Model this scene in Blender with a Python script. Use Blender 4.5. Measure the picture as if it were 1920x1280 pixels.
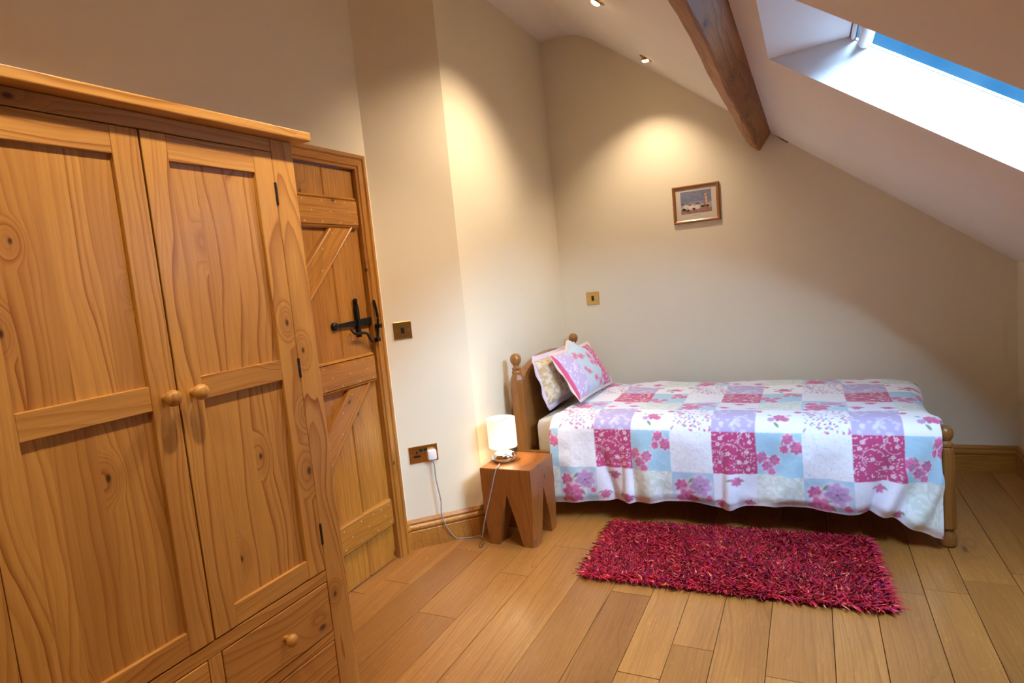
import bpy, bmesh, math, random
import numpy as np
from mathutils import Vector, Matrix
random.seed(7)
RNG = np.random.default_rng(11)
for o in list(bpy.data.objects):
    bpy.data.objects.remove(o)
SC = bpy.context.scene
COL = SC.collection

# ------------------------------------------------------------------ camera
def rodrigues(r):
    t = np.linalg.norm(r); k = r / t
    K = np.array([[0, -k[2], k[1]], [k[2], 0, -k[0]], [-k[1], k[0], 0]])
    return np.eye(3) + math.sin(t) * K + (1 - math.cos(t)) * K @ K
CR = rodrigues(np.array([1.66067087, 0.30501284, -0.41811094]))   # world -> camera (x right, y down, z forward)
cd = bpy.data.cameras.new('camera')
cd.sensor_width = 36.0
cd.lens = 1146.939 / 1920 * 36
cd.clip_start = 0.02
cam = bpy.data.objects.new('camera', cd)
COL.objects.link(cam)
M = CR.T @ np.diag([1, -1, -1])
m4 = Matrix.Identity(4)
for i in range(3):
    for j in range(3):
        m4[i][j] = M[i, j]
m4.translation = Vector((0, 0, 1.37))
cam.matrix_world = m4
SC.camera = cam

# ------------------------------------------------------------------ exposure, sky, daylight
SC.view_settings.view_transform = 'Standard'
SC.view_settings.look = 'None'
SC.view_settings.gamma = 1.0
SC.view_settings.use_curve_mapping = False
SC.view_settings.exposure = 0.15
SPOT_W = 56.0
SPOT_COL = (1.0, 0.79, 0.55)
SUN_W = 80.0
SUN_COL = (0.52, 0.74, 1.0)
LAMP_W = 6.0

world = bpy.data.worlds.new('sky')
SC.world = world
world.use_nodes = True
wn = world.node_tree
bg = wn.nodes['Background']
tcw = wn.nodes.new('ShaderNodeTexCoord')
nzw = wn.nodes.new('ShaderNodeTexNoise')
nzw.inputs['Scale'].default_value = 9.0
nzw.inputs['Detail'].default_value = 6.0
rpw = wn.nodes.new('ShaderNodeValToRGB')
rpw.color_ramp.elements[0].position = 0.35
rpw.color_ramp.elements[0].color = (0.012, 0.20, 0.50, 1)
rpw.color_ramp.elements[1].position = 0.75
rpw.color_ramp.elements[1].color = (0.14, 0.44, 0.80, 1)
wn.links.new(tcw.outputs['Generated'], nzw.inputs['Vector'])
wn.links.new(nzw.outputs['Fac'], rpw.inputs['Fac'])
wn.links.new(rpw.outputs['Color'], bg.inputs['Color'])
bg.inputs['Strength'].default_value = 1.0

sd = bpy.data.lights.new('hazy_sun', 'SUN')
sd.energy = SUN_W
sd.color = SUN_COL
sd.angle = math.radians(84)
sun = bpy.data.objects.new('hazy_sun', sd)
COL.objects.link(sun)
sun.location = (3, -2, 6)
sun.rotation_euler = Vector((-0.42, 0.49, -0.76)).to_track_quat('-Z', 'Y').to_euler()

# ------------------------------------------------------------------ helpers
def tag(o, label=None, cat=None, group=None, kind=None):
    if label: o['label'] = label
    if cat: o['category'] = cat
    if group: o['group'] = group
    if kind: o['kind'] = kind
    return o

def empty(name, loc=(0, 0, 0), rz=0.0):
    o = bpy.data.objects.new(name, None)
    o.empty_display_size = 0.1
    o.location = loc
    o.rotation_euler = (0, 0, rz)
    COL.objects.link(o)
    return o

def mesh_obj(name, verts, faces, mat, parent=None, smooth=False):
    me = bpy.data.meshes.new(name)
    me.from_pydata([tuple(v) for v in verts], [], [tuple(f) for f in faces])
    me.validate()
    bm = bmesh.new(); bm.from_mesh(me)
    bmesh.ops.recalc_face_normals(bm, faces=bm.faces)
    bm.to_mesh(me); bm.free()
    return link(name, me, mat, parent, smooth)

def link(name, me, mat, parent=None, smooth=False):
    o = bpy.data.objects.new(name, me)
    if mat: me.materials.append(mat)
    COL.objects.link(o)
    if parent: o.parent = parent
    if smooth:
        me.polygons.foreach_set('use_smooth', [True] * len(me.polygons))
    return o

def sheet(name, verts, faces, mat, parent=None):
    me = bpy.data.meshes.new(name)
    me.from_pydata([tuple(v) for v in verts], [], [tuple(f) for f in faces])
    return link(name, me, mat, parent)

class MB:
    """collects pieces of ONE part"""
    def __init__(s): s.bm = bmesh.new()
    def box(s, x0, x1, y0, y1, z0, z1, bev=0.0):
        b = bmesh.new()
        bmesh.ops.create_cube(b, size=1)
        for v in b.verts:
            v.co = Vector((x0 + (v.co.x + .5) * (x1 - x0), y0 + (v.co.y + .5) * (y1 - y0), z0 + (v.co.z + .5) * (z1 - z0)))
        if bev > 0:
            bmesh.ops.bevel(b, geom=b.edges[:], offset=bev, segments=2, profile=0.5, affect='EDGES')
        s._add(b); return s
    def _add(s, b):
        me = bpy.data.meshes.new('tmp'); b.to_mesh(me); b.free()
        s.bm.from_mesh(me); bpy.data.meshes.remove(me)
    def lathe(s, prof, n=24, rot=0.0, mtx=None, cap=True):
        b = bmesh.new(); rings = []
        for r, z in prof:
            rings.append([b.verts.new((max(r, 1e-5) * math.cos(rot + 2 * math.pi * k / n), max(r, 1e-5) * math.sin(rot + 2 * math.pi * k / n), z)) for k in range(n)])
        for a, c in zip(rings, rings[1:]):
            for k in range(n):
                b.faces.new((a[k], a[(k + 1) % n], c[(k + 1) % n], c[k]))
        if cap:
            b.faces.new(rings[0][::-1]); b.faces.new(rings[-1])
        if mtx is not None: bmesh.ops.transform(b, matrix=mtx, verts=b.verts)
        s._add(b); return s
    def prism(s, pts, axis, a0, a1):
        """pts: 2D polygon in the two other axes (cyclic order), extruded along axis from a0 to a1"""
        b = bmesh.new()
        def mk(p, a):
            if axis == 'x': return (a, p[0], p[1])
            if axis == 'y': return (p[0], a, p[1])
            return (p[0], p[1], a)
        A = [b.verts.new(mk(p, a0)) for p in pts]; B = [b.verts.new(mk(p, a1)) for p in pts]
        b.faces.new(A); b.faces.new(B[::-1]); n = len(pts)
        for k in range(n): b.faces.new((A[k], A[(k + 1) % n], B[(k + 1) % n], B[k]))
        s._add(b); return s
    def tube(s, pts, r, n=8):
        P = [Vector(p) for p in pts]; b = bmesh.new(); rings = []
        up = Vector((0, 0, 1))
        for i, p in enumerate(P):
            t = (P[min(i + 1, len(P) - 1)] - P[max(i - 1, 0)]).normalized()
            a = t.cross(up)
            if a.length < 1e-3: a = t.cross(Vector((1, 0, 0)))
            a.normalize(); c = t.cross(a)
            rr = r[i] if isinstance(r, (list, tuple)) else r
            rings.append([b.verts.new(p + a * rr * math.cos(2 * math.pi * k / n) + c * rr * math.sin(2 * math.pi * k / n)) for k in range(n)])
        for a, c in zip(rings, rings[1:]):
            for k in range(n): b.faces.new((a[k], a[(k + 1) % n], c[(k + 1) % n], c[k]))
        b.faces.new(rings[0][::-1]); b.faces.new(rings[-1])
        s._add(b); return s
    def move(s, m):
        bmesh.ops.transform(s.bm, matrix=m, verts=s.bm.verts); return s
    def build(s, name, mat, parent=None, smooth=False):
        bmesh.ops.recalc_face_normals(s.bm, faces=s.bm.faces)
        me = bpy.data.meshes.new(name); s.bm.to_mesh(me); s.bm.free()
        o = link(name, me, mat, parent)
        if smooth:
            me.polygons.foreach_set('use_smooth', [True] * len(me.polygons))
            try: me.set_sharp_from_angle(angle=math.radians(40))
            except Exception: pass
        return o

def catmull(pts, n=8):
    P = [Vector(p) for p in pts]; out = []
    for i in range(len(P) - 1):
        p0, p1, p2, p3 = P[max(i - 1, 0)], P[i], P[i + 1], P[min(i + 2, len(P) - 1)]
        for k in range(n):
            t = k / n
            out.append(0.5 * ((2 * p1) + (p2 - p0) * t + (2 * p0 - 5 * p1 + 4 * p2 - p3) * t * t + (3 * p1 - p0 - 3 * p2 + p3) * t ** 3))
    out.append(P[-1]); return out

def s2l(c):
    return tuple(((x / 255) / 12.92 if x / 255 <= 0.04045 else ((x / 255 + 0.055) / 1.055) ** 2.4) for x in c)

# ------------------------------------------------------------------ node materials
class G:
    def __init__(s, name):
        s.m = bpy.data.materials.new(name); s.m.use_nodes = True
        s.t = s.m.node_tree; s.b = s.t.nodes['Principled BSDF']; s.out = s.t.nodes['Material Output']
    def n(s, typ, _props=None, **inp):
        nd = s.t.nodes.new('ShaderNode' + typ)
        for k, v in (_props or {}).items(): setattr(nd, k, v)
        for k, v in inp.items():
            key = int(k[1:]) if k[0] == 'i' and k[1:].isdigit() else k.replace('_', ' ')
            s.put(nd.inputs[key], v)
        return nd
    def put(s, sock, v):
        if isinstance(v, bpy.types.NodeSocket): s.t.links.new(v, sock)
        elif isinstance(v, bpy.types.Node): s.t.links.new(v.outputs[0], sock)
        else:
            if isinstance(v, (tuple, list)) and sock.type == 'RGBA' and len(v) == 3: v = (*v, 1)
            sock.default_value = v
    def math(s, op, a, b=0.0, c=0.0):
        return s.n('Math', {'operation': op}, i0=a, i1=b, i2=c).outputs[0]
    def vmath(s, op, a, b=(0, 0, 0)):
        return s.n('VectorMath', {'operation': op}, i0=a, i1=b).outputs[0]
    def ramp(s, f, stops, interp='LINEAR'):
        r = s.n('ValToRGB', Fac=f); e = r.color_ramp; e.interpolation = interp
        while len(e.elements) > len(stops): e.elements.remove(e.elements[-1])
        while len(e.elements) < len(stops): e.elements.new(1.0)
        for el, (p, c) in zip(e.elements, stops):
            el.position = p; el.color = (*c, 1) if len(c) == 3 else c
        return r.outputs[0]
    def mix(s, f, a, b, blend='MIX'):
        nd = s.n('Mix', {'data_type': 'RGBA', 'blend_type': blend})
        s.put(nd.inputs[0], f); s.put(nd.inputs[6], a); s.put(nd.inputs[7], b)
        return nd.outputs[2]
    def set(s, **k):
        for a, v in k.items(): s.put(s.b.inputs[a.replace('_', ' ')], v)
        return s
    def bump(s, h, strength=0.2, dist=0.002):
        b = s.n('Bump', Strength=strength, Distance=dist, Height=h); s.put(s.b.inputs['Normal'], b.outputs[0]); return s

def plain(name, col, rough=0.5, metal=0.0, **k):
    g = G(name); g.set(Base_Color=col, Roughness=rough, Metallic=metal, **k); return g.m

def wood(name, axis, light, dark, knot, ring=0.012, contrast=0.8, streak=0.5, rough=0.42, knots=1.0, tint=None, kscale=2.6, coat=0.0, tilt=0.05, spread=0.16, bump=0.05, fleck=0.0, face='A', boards=0.0, kstretch=1.25, seed=None):
    """procedural sawn timber; grain runs along `axis` of the object's own space, `face` is the axis the broad face looks along"""
    g = G(name)
    tc = g.n('TexCoord'); oi = g.n('ObjectInfo'); rnd = oi.outputs['Random']
    if seed is not None:                         # one solid block: the grain runs on from part to part
        nv = g.n('Value'); nv.outputs[0].default_value = seed; rnd = nv.outputs[0]
    sp = g.n('SeparateXYZ', Vector=tc.outputs['Object'])
    X, Y, Z = sp.outputs
    A, B, C = {'z': (X, Y, Z), 'y': (X, Z, Y), 'x': (Y, Z, X)}[axis]
    if boards:                                   # a panel glued up from narrower boards
        bid = g.math('FLOOR', g.math('DIVIDE', g.math('ADD', B, g.math('MULTIPLY', rnd, 0.31)), boards))
        rnd = g.n('TexWhiteNoise', {'noise_dimensions': '2D'}, Vector=g.n('CombineXYZ', X=bid, Y=g.math('MULTIPLY', rnd, 91.0)).outputs[0]).outputs[0]
    off = g.n('CombineXYZ', X=g.math('MULTIPLY', rnd, 17.3), Y=g.math('MULTIPLY', rnd, 31.7), Z=g.math('MULTIPLY', rnd, 23.9))
    v0 = g.n('CombineXYZ', X=A, Y=B, Z=C).outputs[0]
    v = g.vmath('ADD', v0, off.outputs[0])
    wob = g.n('TexNoise', Vector=g.vmath('MULTIPLY', v, (3.2, 3.2, 1.25)), Scale=1.0, Detail=2.5, Roughness=0.45)
    wob2 = g.n('TexNoise', Vector=g.vmath('MULTIPLY', v, (9.0, 9.0, 1.1)), Scale=1.0, Detail=3.0)
    # knots lie in the plane of the face
    P, Q = {'A': (B, C), 'B': (A, C), 'AB': (g.math('ADD', A, B), C)}[face]
    vk = g.n('CombineXYZ', X=g.math('MULTIPLY_ADD', P, kscale * 2.1, g.math('MULTIPLY', rnd, 37.0)), Y=g.math('MULTIPLY_ADD', Q, kscale * kstretch, g.math('MULTIPLY', rnd, 53.0))).outputs[0]
    vo = g.n('TexVoronoi', {'feature': 'F1', 'voronoi_dimensions': '2D'}, Vector=vk, Scale=1.0, Randomness=1.0)
    kd = vo.outputs['Distance']
    kc = g.n('SeparateColor', Color=vo.outputs['Color']).outputs
    kon = g.math('GREATER_THAN', kc[0], 1.0 - 0.45 * knots)
    ksz = g.math('MULTIPLY_ADD', kc[1], 0.7, 0.55)
    kd = g.math('DIVIDE', kd, ksz)
    kin = g.math('MULTIPLY', g.n('MapRange', {'interpolation_type': 'SMOOTHERSTEP'}, Value=kd, i1=0.03, i2=0.42, i3=1.0, i4=0.0).outputs[0], kon)
    kcore = g.n('MapRange', {'interpolation_type': 'SMOOTHSTEP'}, Value=g.math('ADD', kd, g.math('MULTIPLY', wob2.outputs[0], 0.03)), i1=0.030, i2=0.085, i3=1.0, i4=0.0).outputs[0]
    kcore = g.math('MULTIPLY', kcore, kon)
    # growth rings round a leaning heart outside the board
    ox = g.math('MULTIPLY', g.math('SUBTRACT', rnd, 0.5), 0.22)
    ra = g.math('ADD', A, g.math('MULTIPLY_ADD', C, tilt, g.math('MULTIPLY', g.math('SUBTRACT', wob.outputs[0], 0.5), spread)))
    ra = g.math('ADD', ra, 0.040)
    rb = g.math('ADD', B, g.math('ADD', ox, g.math('MULTIPLY', g.math('SUBTRACT', g.n('SeparateColor', Color=wob.outputs[1]).outputs[1], 0.5), spread)))
    R = g.math('SQRT', g.math('ADD', g.math('MULTIPLY', ra, ra), g.math('MULTIPLY', rb, rb)))
    R = g.math('ADD', R, g.math('MULTIPLY', kin, ring * 3.2))
    R = g.math('ADD', R, g.math('MULTIPLY', wob2.outputs[0], ring * 1.5))
    irr = g.n('TexNoise', Vector=g.n('CombineXYZ', X=g.math('MULTIPLY', R, 0.33 / ring), Y=g.math('MULTIPLY', rnd, 40.0)).outputs[0], Scale=1.0, Detail=1.0).outputs[0]
    q = g.math('MULTIPLY_ADD', irr, 3.4, g.math('DIVIDE', R, ring))
    fr = g.math('FRACT', q)
    yr = g.n('TexWhiteNoise', {'noise_dimensions': '1D'}, W=g.math('FLOOR', q)).outputs[0]      # some years show darker than others
    late = g.ramp(fr, [(0.0, (0.04, 0.04, 0.04)), (0.45, (0.10, 0.10, 0.10)), (0.84, (0.75, 0.75, 0.75)), (0.93, (1, 1, 1)), (1.0, (0.04, 0.04, 0.04))])
    late = g.math('MULTIPLY', late, g.math('MULTIPLY_ADD', g.math('POWER', yr, 1.2), 1.15, 0.16))
    fine = g.n('TexNoise', Vector=g.vmath('MULTIPLY', v, (210.0, 210.0, 6.0)), Scale=1.0, Detail=3.0, Roughness=0.6).outputs[0]
    broad = g.n('TexNoise', Vector=g.vmath('MULTIPLY', v, (6.0, 6.0, 0.9)), Scale=1.0, Detail=3.0).outputs[0]
    c = g.mix(g.math('MULTIPLY', late, contrast), light, dark)
    c = g.mix(g.math('MULTIPLY', g.n('MapRange', Value=fine, i1=0.42, i2=0.75, i3=0.0, i4=1.0).outputs[0], streak), c, dark)
    c = g.mix(g.n('MapRange', Value=broad, i1=0.42, i2=0.72, i3=0.0, i4=0.42).outputs[0], c, dark)
    if boards:
        c = g.mix(g.math('MULTIPLY', rnd, 0.30), c, dark)
    if fleck:
        fl = g.n('TexNoise', Vector=g.vmath('MULTIPLY', v, (60.0, 60.0, 22.0)), Scale=1.0, Detail=4.0, Distortion=1.5).outputs[0]
        c = g.mix(g.n('MapRange', Value=fl, i1=0.58, i2=0.72, i3=0.0, i4=fleck).outputs[0], c, tuple(min(1, q_ * 1.35) for q_ in light))
    c = g.mix(g.math('MULTIPLY', kin, 0.30), c, dark)
    c = g.mix(g.math('MULTIPLY', kcore, 0.92), c, knot)
    if tint:
        c = g.mix(1.0, c, g.ramp(rnd, tint), 'MULTIPLY')
    g.set(Base_Color=c, Roughness=rough)
    if coat: g.set(Coat_Weight=coat, Coat_Roughness=0.22)
    if bump: g.bump(fine, bump, 0.0010)
    return g.m

PINE_L, PINE_D, PINE_K = (0.67, 0.350, 0.082), (0.30, 0.098, 0.014), (0.050, 0.016, 0.008)
PINE = {a: wood('pine_' + a, a, PINE_L, PINE_D, PINE_K, ring=0.019, contrast=0.9, streak=0.28, rough=0.40, coat=0.2, knots=0.7, kscale=3.0) for a in 'yz'}
PANEL = wood('pine_glued_panel', 'z', PINE_L, PINE_D, PINE_K, ring=0.021, contrast=0.9, streak=0.28, rough=0.40, coat=0.2, knots=0.95, kscale=2.8, boards=0.092)
OAK_L, OAK_D, OAK_K = (0.50, 0.215, 0.030), (0.21, 0.068, 0.010), (0.04, 0.014, 0.006)
OAK = {a: wood('golden_oak_' + a, a, OAK_L, OAK_D, OAK_K, ring=0.012, contrast=0.45, streak=0.75, rough=0.36, knots=0.6, kscale=3.0, coat=0.2) for a in 'xyz'}
BEDW = {a: wood('bed_wood_' + a, a, (0.34, 0.135, 0.028), (0.15, 0.052, 0.010), (0.05, 0.02, 0.01), ring=0.009, contrast=0.6, streak=0.6, rough=0.32, knots=0.0, coat=0.3) for a in 'xyz'}
STOOLW = wood('carved_block_wood', 'z', (0.36, 0.122, 0.021), (0.15, 0.042, 0.007), (0.05, 0.016, 0.006), ring=0.020, contrast=0.6, streak=0.5, rough=0.38, knots=0.4, coat=0.15, seed=0.37)
BEAMW = wood('dark_beam_oak', 'y', (0.42, 0.155, 0.036), (0.10, 0.032, 0.008), (0.012, 0.006, 0.003), ring=0.030, contrast=0.8, streak=0.75, rough=0.55, knots=1.0, kscale=3.2, bump=0.3, face='AB')
FLOORW = wood('oiled_oak_floor', 'y', (0.44, 0.195, 0.046), (0.22, 0.078, 0.015), (0.085, 0.038, 0.018), ring=0.016, contrast=0.55, streak=0.5, rough=0.38, knots=0.62, kscale=1.8, kstretch=0.6, coat=0.10, fleck=0.35, face='B', spread=0.12,
              tint=[(0.0, (0.80, 0.74, 0.68)), (0.35, (1.0, 0.95, 0.88)), (0.65, (1.12, 1.10, 1.08)), (1.0, (0.90, 0.82, 0.76))])

def plaster(name, col):
    g = G(name); tc = g.n('TexCoord')
    nz = g.n('TexNoise', Vector=tc.outputs['Object'], Scale=2.0, Detail=3.0)
    c = g.mix(g.n('MapRange', Value=nz.outputs[0], i1=0.3, i2=0.7, i3=0.0, i4=1.0).outputs[0], col, tuple(q * 0.97 for q in col))
    g.set(Base_Color=c, Roughness=0.75)
    n2 = g.n('TexNoise', Vector=tc.outputs['Object'], Scale=160.0, Detail=2.0)
    g.bump(n2.outputs[0], 0.06, 0.001); return g.m
WALLM = plaster('cream_wall_paint', (0.82, 0.735, 0.56))
CEILM = plaster('white_ceiling_paint', (0.84, 0.78, 0.70))
BRASS = plain('polished_brass', (0.62, 0.40, 0.14), 0.22, 1.0)
BLACKP = plain('black_plastic', (0.012, 0.010, 0.010), 0.35)
IRON = plain('black_iron', (0.016, 0.015, 0.015), 0.45, 0.6)
CHROME = plain('chrome', (0.82, 0.82, 0.84), 0.06, 1.0)
WHITEP = plain('white_plastic', (0.85, 0.86, 0.88), 0.35)
STEEL = plain('dark_steel', (0.05, 0.045, 0.04), 0.4, 0.8)
CORDM = plain('grey_flex', (0.30, 0.29, 0.28), 0.5)
PINH = plain('pale_peg', (0.62, 0.42, 0.24), 0.5)

# ------------------------------------------------------------------ room shell
XL, XA, YB, XR, YF = -1.965, -1.663, 4.282, 1.030, -1.60
YC0, YC1 = 2.528, 2.830            # the angled piece of wall runs (XL,YC0) -> (XA,YC1)
def zroof(x): return 1.985 - 0.757 * x
ZF = 3.036
PROF = [(XL, ZF), (-1.56, ZF), (-1.50, 3.034), (-1.44, 3.026), (-1.38, 3.009), (-1.33, 2.984), (-1.28, zroof(-1.28)), (XR, zroof(XR))]

def struct(o): o['kind'] = 'structure'; return o

# floor and its planks
floor = struct(mesh_obj('floor', [(XL - .1, YF - .1, -.06), (XR + .1, YF - .1, -.06), (XR + .1, YB + .1, -.06), (XL - .1, YB + .1, -.06),
                                  (XL - .1, YF - .1, -.016), (XR + .1, YF - .1, -.016), (XR + .1, YB + .1, -.016), (XL - .1, YB + .1, -.016)],
                        [(0, 1, 2, 3), (4, 5, 6, 7), (0, 1, 5, 4), (1, 2, 6, 5), (2, 3, 7, 6), (3, 0, 4, 7)], plain('subfloor', (0.03, 0.015, 0.008), 0.9)))
SEAMS = [-2.06, -1.900, -1.735, -1.565, -1.374, -1.228, -1.000, -0.823, -0.653, -0.505, -0.360, -0.186, 0.023, 0.175, 0.352, 0.501, 0.680, 0.890, 1.03]
KNOWN = {0: [2.069], 2: [2.593], 4: [2.419], 5: [2.751], 7: [2.395], 8: [1.887], 9: [2.094], 13: [2.689], 14: [2.737], 15: [2.854]}
for i in range(len(SEAMS) - 1):
    cuts = [YF] + KNOWN.get(i, [0.9 + 0.37 * ((i * 5) % 4)])
    while cuts[-1] < YB - 1.2: cuts.append(cuts[-1] + random.uniform(0.9, 1.5))
    extra = [cuts[0] + (cuts[1] - cuts[0]) * random.uniform(.35, .6)]
    cuts = sorted(cuts[:1] + extra + cuts[1:])
    cuts = [c for c in cuts if c < YB - .25] + [YB]
    for a, b in zip(cuts, cuts[1:]):
        g = 0.0011
        dz = random.uniform(-.0006, .0006)
        MB().box(SEAMS[i] + g, SEAMS[i + 1] - g, a + g, b - g, -.016, dz, 0.0012).build('plank', FLOORW, floor)

def wall(name, pts, mat=None):
    return struct(sheet(name, pts, [tuple(range(len(pts)))], mat or WALLM))
DY0, DY1, DZ = 1.650, 2.425, 1.972     # door opening in the left wall
v = [(XL, YF, 0), (XL, DY0, 0), (XL, DY0, DZ), (XL, DY1, DZ), (XL, DY1, 0), (XL, YC0, 0), (XL, YC0, ZF), (XL, YF, ZF), (XL, DY0, ZF), (XL, DY1, ZF)]
struct(sheet('wall_left', v, [(0, 1, 2, 8, 7), (2, 3, 9, 8), (3, 4, 5, 6, 9)], WALLM))
wall('wall_angled', [(XL, YC0, 0), (XA, YC1, 0), (XA, YC1, ZF), (XL, YC0, ZF)])
wall('wall_alcove', [(XA, YC1, 0), (XA, YB, 0), (XA, YB, ZF), (XA, YC1, ZF)])
wall('wall_back', [(XA, YB, 0), (XR, YB, 0)] + [(x, YB, z) for x, z in PROF[::-1] if x > XA] + [(XA, YB, ZF)])
wall('wall_front', [(XL, YF, 0), (XR, YF, 0)] + [(x, YF, z) for x, z in PROF[::-1]])
wall('wall_right', [(XR, YF, 0), (XR, YB, 0), (XR, YB, zroof(XR)), (XR, YF, zroof(XR))])

# ceiling with the skylight well
SX0, SX1 = -0.100, 0.720
def yfar(x): return 2.474 - 0.18 * (x + 0.1)
def ynear(x): return 1.782 - 0.16 * (x + 0.1)
cv, cf = [], []
def cadd(p): cv.append(p); return len(cv) - 1
for (xa, za), (xb, zb) in zip(PROF[:6], PROF[1:7]):
    cf.append(tuple(cadd(p) for p in [(xa, YF, za), (xb, YF, zb), (xb, YB, zb), (xa, YB, za)]))
def rp(x, y): return (x, y, zroof(x))
x6 = PROF[6][0]
cf.append(tuple(cadd(p) for p in [rp(x6, YF), rp(SX0, YF), rp(SX0, YB), rp(x6, YB)]))
cf.append(tuple(cadd(p) for p in [rp(SX1, YF), rp(XR, YF), rp(XR, YB), rp(SX1, YB)]))
cf.append(tuple(cadd(p) for p in [rp(SX0, yfar(SX0)), rp(SX1, yfar(SX1)), rp(SX1, YB), rp(SX0, YB)]))
cf.append(tuple(cadd(p) for p in [rp(SX0, YF), rp(SX1, YF), rp(SX1, ynear(SX1)), rp(SX0, ynear(SX0))]))
struct(sheet('ceiling', cv, cf, CEILM))
# the well: level head, plumb foot, square sides
ND = 0.150
nx, nz = 0.6036, 0.7973                   # outward normal of the slope
GX0, GX1 = 0.150, 0.720                   # the sash plane spans these x
def zglass(x): return zroof(x) + ND / nz
hz = zglass(GX0)
wv = [rp(SX0, yfar(SX0)), rp(SX1, yfar(SX1)), (GX1, yfar(GX1), zglass(GX1)), (GX0, yfar(GX0), zglass(GX0)),
      rp(SX0, ynear(SX0)), rp(SX1, ynear(SX1)), (GX1, ynear(GX1), zglass(GX1)), (GX0, ynear(GX0), zglass(GX0))]
struct(sheet('trim_1', wv, [(0, 1, 2, 3), (4, 5, 6, 7), (0, 3, 7, 4), (1, 2, 6, 5)], plaster('white_reveal_paint', (0.84, 0.86, 0.88))))

# baseboards
BP = [(0, 0), (.020, 0), (.020, .094), (.0165, .098), (.0205, .103), (.025, .112), (.0235, .121), (.0175, .128), (.0145, .131), (.0165, .136), (.0165, .142), (.011, .150), (.007, .156), (0, .156)]
def offset_path(path, d):
    out = []
    for i, p in enumerate(path):
        ns = []
        for a, b in ((i - 1, i), (i, i + 1)):
            if 0 <= a and b < len(path):
                t = Vector(path[b]) - Vector(path[a]); t.normalize(); ns.append(Vector((t.y, -t.x)))
        if len(ns) == 1: m = ns[0]
        else:
            m = ns[0] + ns[1]; m = m / (m.length_squared / 2)
        out.append(Vector(p) + m * d)
    return out
def sweep(path, prof, mapf):
    """returns per-segment (verts, faces) of a profile mitred round a path"""
    offs = [offset_path(path, d) for d, z in prof]
    segs = []
    n = len(prof)
    for i in range(len(path) - 1):
        vv = [mapf(offs[k][i], prof[k][1]) for k in range(n)] + [mapf(offs[k][i + 1], prof[k][1]) for k in range(n)]
        ff = [(k, (k + 1) % n, n + (k + 1) % n, n + k) for k in range(n)] + [tuple(range(n)), tuple(range(n, 2 * n))]
        segs.append((vv, ff))
    return segs
bpath = [(XL, 2.489), (XL, YC0), (XA, YC1), (XA, YB), (XR, YB), (XR, YF), (XL, YF), (XL, 1.56)]
names = ['baseboard_left', 'baseboard_angled', 'baseboard_alcove', 'baseboard_back', 'baseboard_right', 'baseboard_front', 'baseboard_left_rear']
axes = ['y', 'x', 'y', 'x', 'y', 'x', 'y']
for (vv, ff), nm, ax in zip(sweep(bpath, BP, lambda p, z: (p.x, p.y, z)), names, axes):
    struct(mesh_obj(nm, vv, ff, OAK[ax]))

# ------------------------------------------------------------------ door and its architrave
AP = [(0, 0), (0, .012), (.006, .016), (.012, .013), (.016, .020), (.040, .0225), (.046, .019), (.052, .027), (.066, .027), (.069, .024), (.069, 0)]
apath = [(DY0 + .004, 0), (DY0 + .004, DZ - .002), (DY1 - .004, DZ - .002), (DY1 - .004, 0)]
# a point of the path is (y, z); offset to the left is outward
tr = struct(empty('trim_2', (XL, (DY0 + DY1) / 2, 0)))
for (vv, ff), ax in zip(sweep([(p[0] - (DY0 + DY1) / 2, p[1]) for p in apath], [(-d, h) for d, h in AP], lambda p, h: (h, p.x, p.y)), 'zyz'):
    mesh_obj('architrave', vv, ff, OAK[ax], tr)
MB().box(-.09, .0, -(DY1 - DY0) / 2 - .03, -(DY1 - DY0) / 2 + .004, 0, DZ).build('jamb', OAK['z'], tr)
MB().box(-.09, .0, (DY1 - DY0) / 2 - .004, (DY1 - DY0) / 2 + .03, 0, DZ).build('jamb', OAK['z'], tr)
MB().box(-.09, .0, -(DY1 - DY0) / 2, (DY1 - DY0) / 2, DZ - .004, DZ + .03).build('head_jamb', OAK['y'], tr)

door = struct(empty('door_1', (XL, 0, 0)))
door['label'] = 'golden oak ledged and braced plank door with black thumb latch'
fx = -0.010                              # face of the boards, just inside the wall line
edges = [1.657, 1.832, 2.012, 2.208, 2.418]
for a, b in zip(edges, edges[1:]):
    e = 0.006
    MB().prism([(fx - .03, a + .0008), (fx - e, a + .0008), (fx, a + e), (fx, b - e), (fx - e, b - .0008), (fx - .03, b - .0008)], 'z', .008, DZ - .009).build('board', OAK['z'], door)
def ledge(z0, z1):
    d = .026
    pr = [(fx, z0), (fx + d * .6, z0), (fx + d, z0 + .010), (fx + d * .75, z0 + .014), (fx + d, z0 + .018), (fx + d, z1 - .018), (fx + d * .75, z1 - .014), (fx + d, z1 - .010), (fx + d * .6, z1), (fx, z1)]
    o = MB().prism(pr, 'y', 1.668, 2.396).build('ledge', OAK['y'], door)
    mb = MB()
    for yy, fr_ in [(2.372, .82), (2.372, .18), (2.31, .82), (2.335, .5), (2.27, .18), (2.25, .82), (2.21, .5), (2.16, .82), (2.15, .18), (2.09, .5), (2.04, .82), (2.04, .18)]:
        mb.lathe([(.0042, 0), (.0036, .0012)], 8, 0, Matrix.Translation((fx + d, yy, z0 + (z1 - z0) * fr_)) @ Matrix.Rotation(math.pi / 2, 4, 'Y'))
    mb.build('peg_heads', PINH, o)
for z0, z1 in ((1.682, 1.830), (0.932, 1.080), (0.190, 0.330)): ledge(z0, z1)
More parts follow.
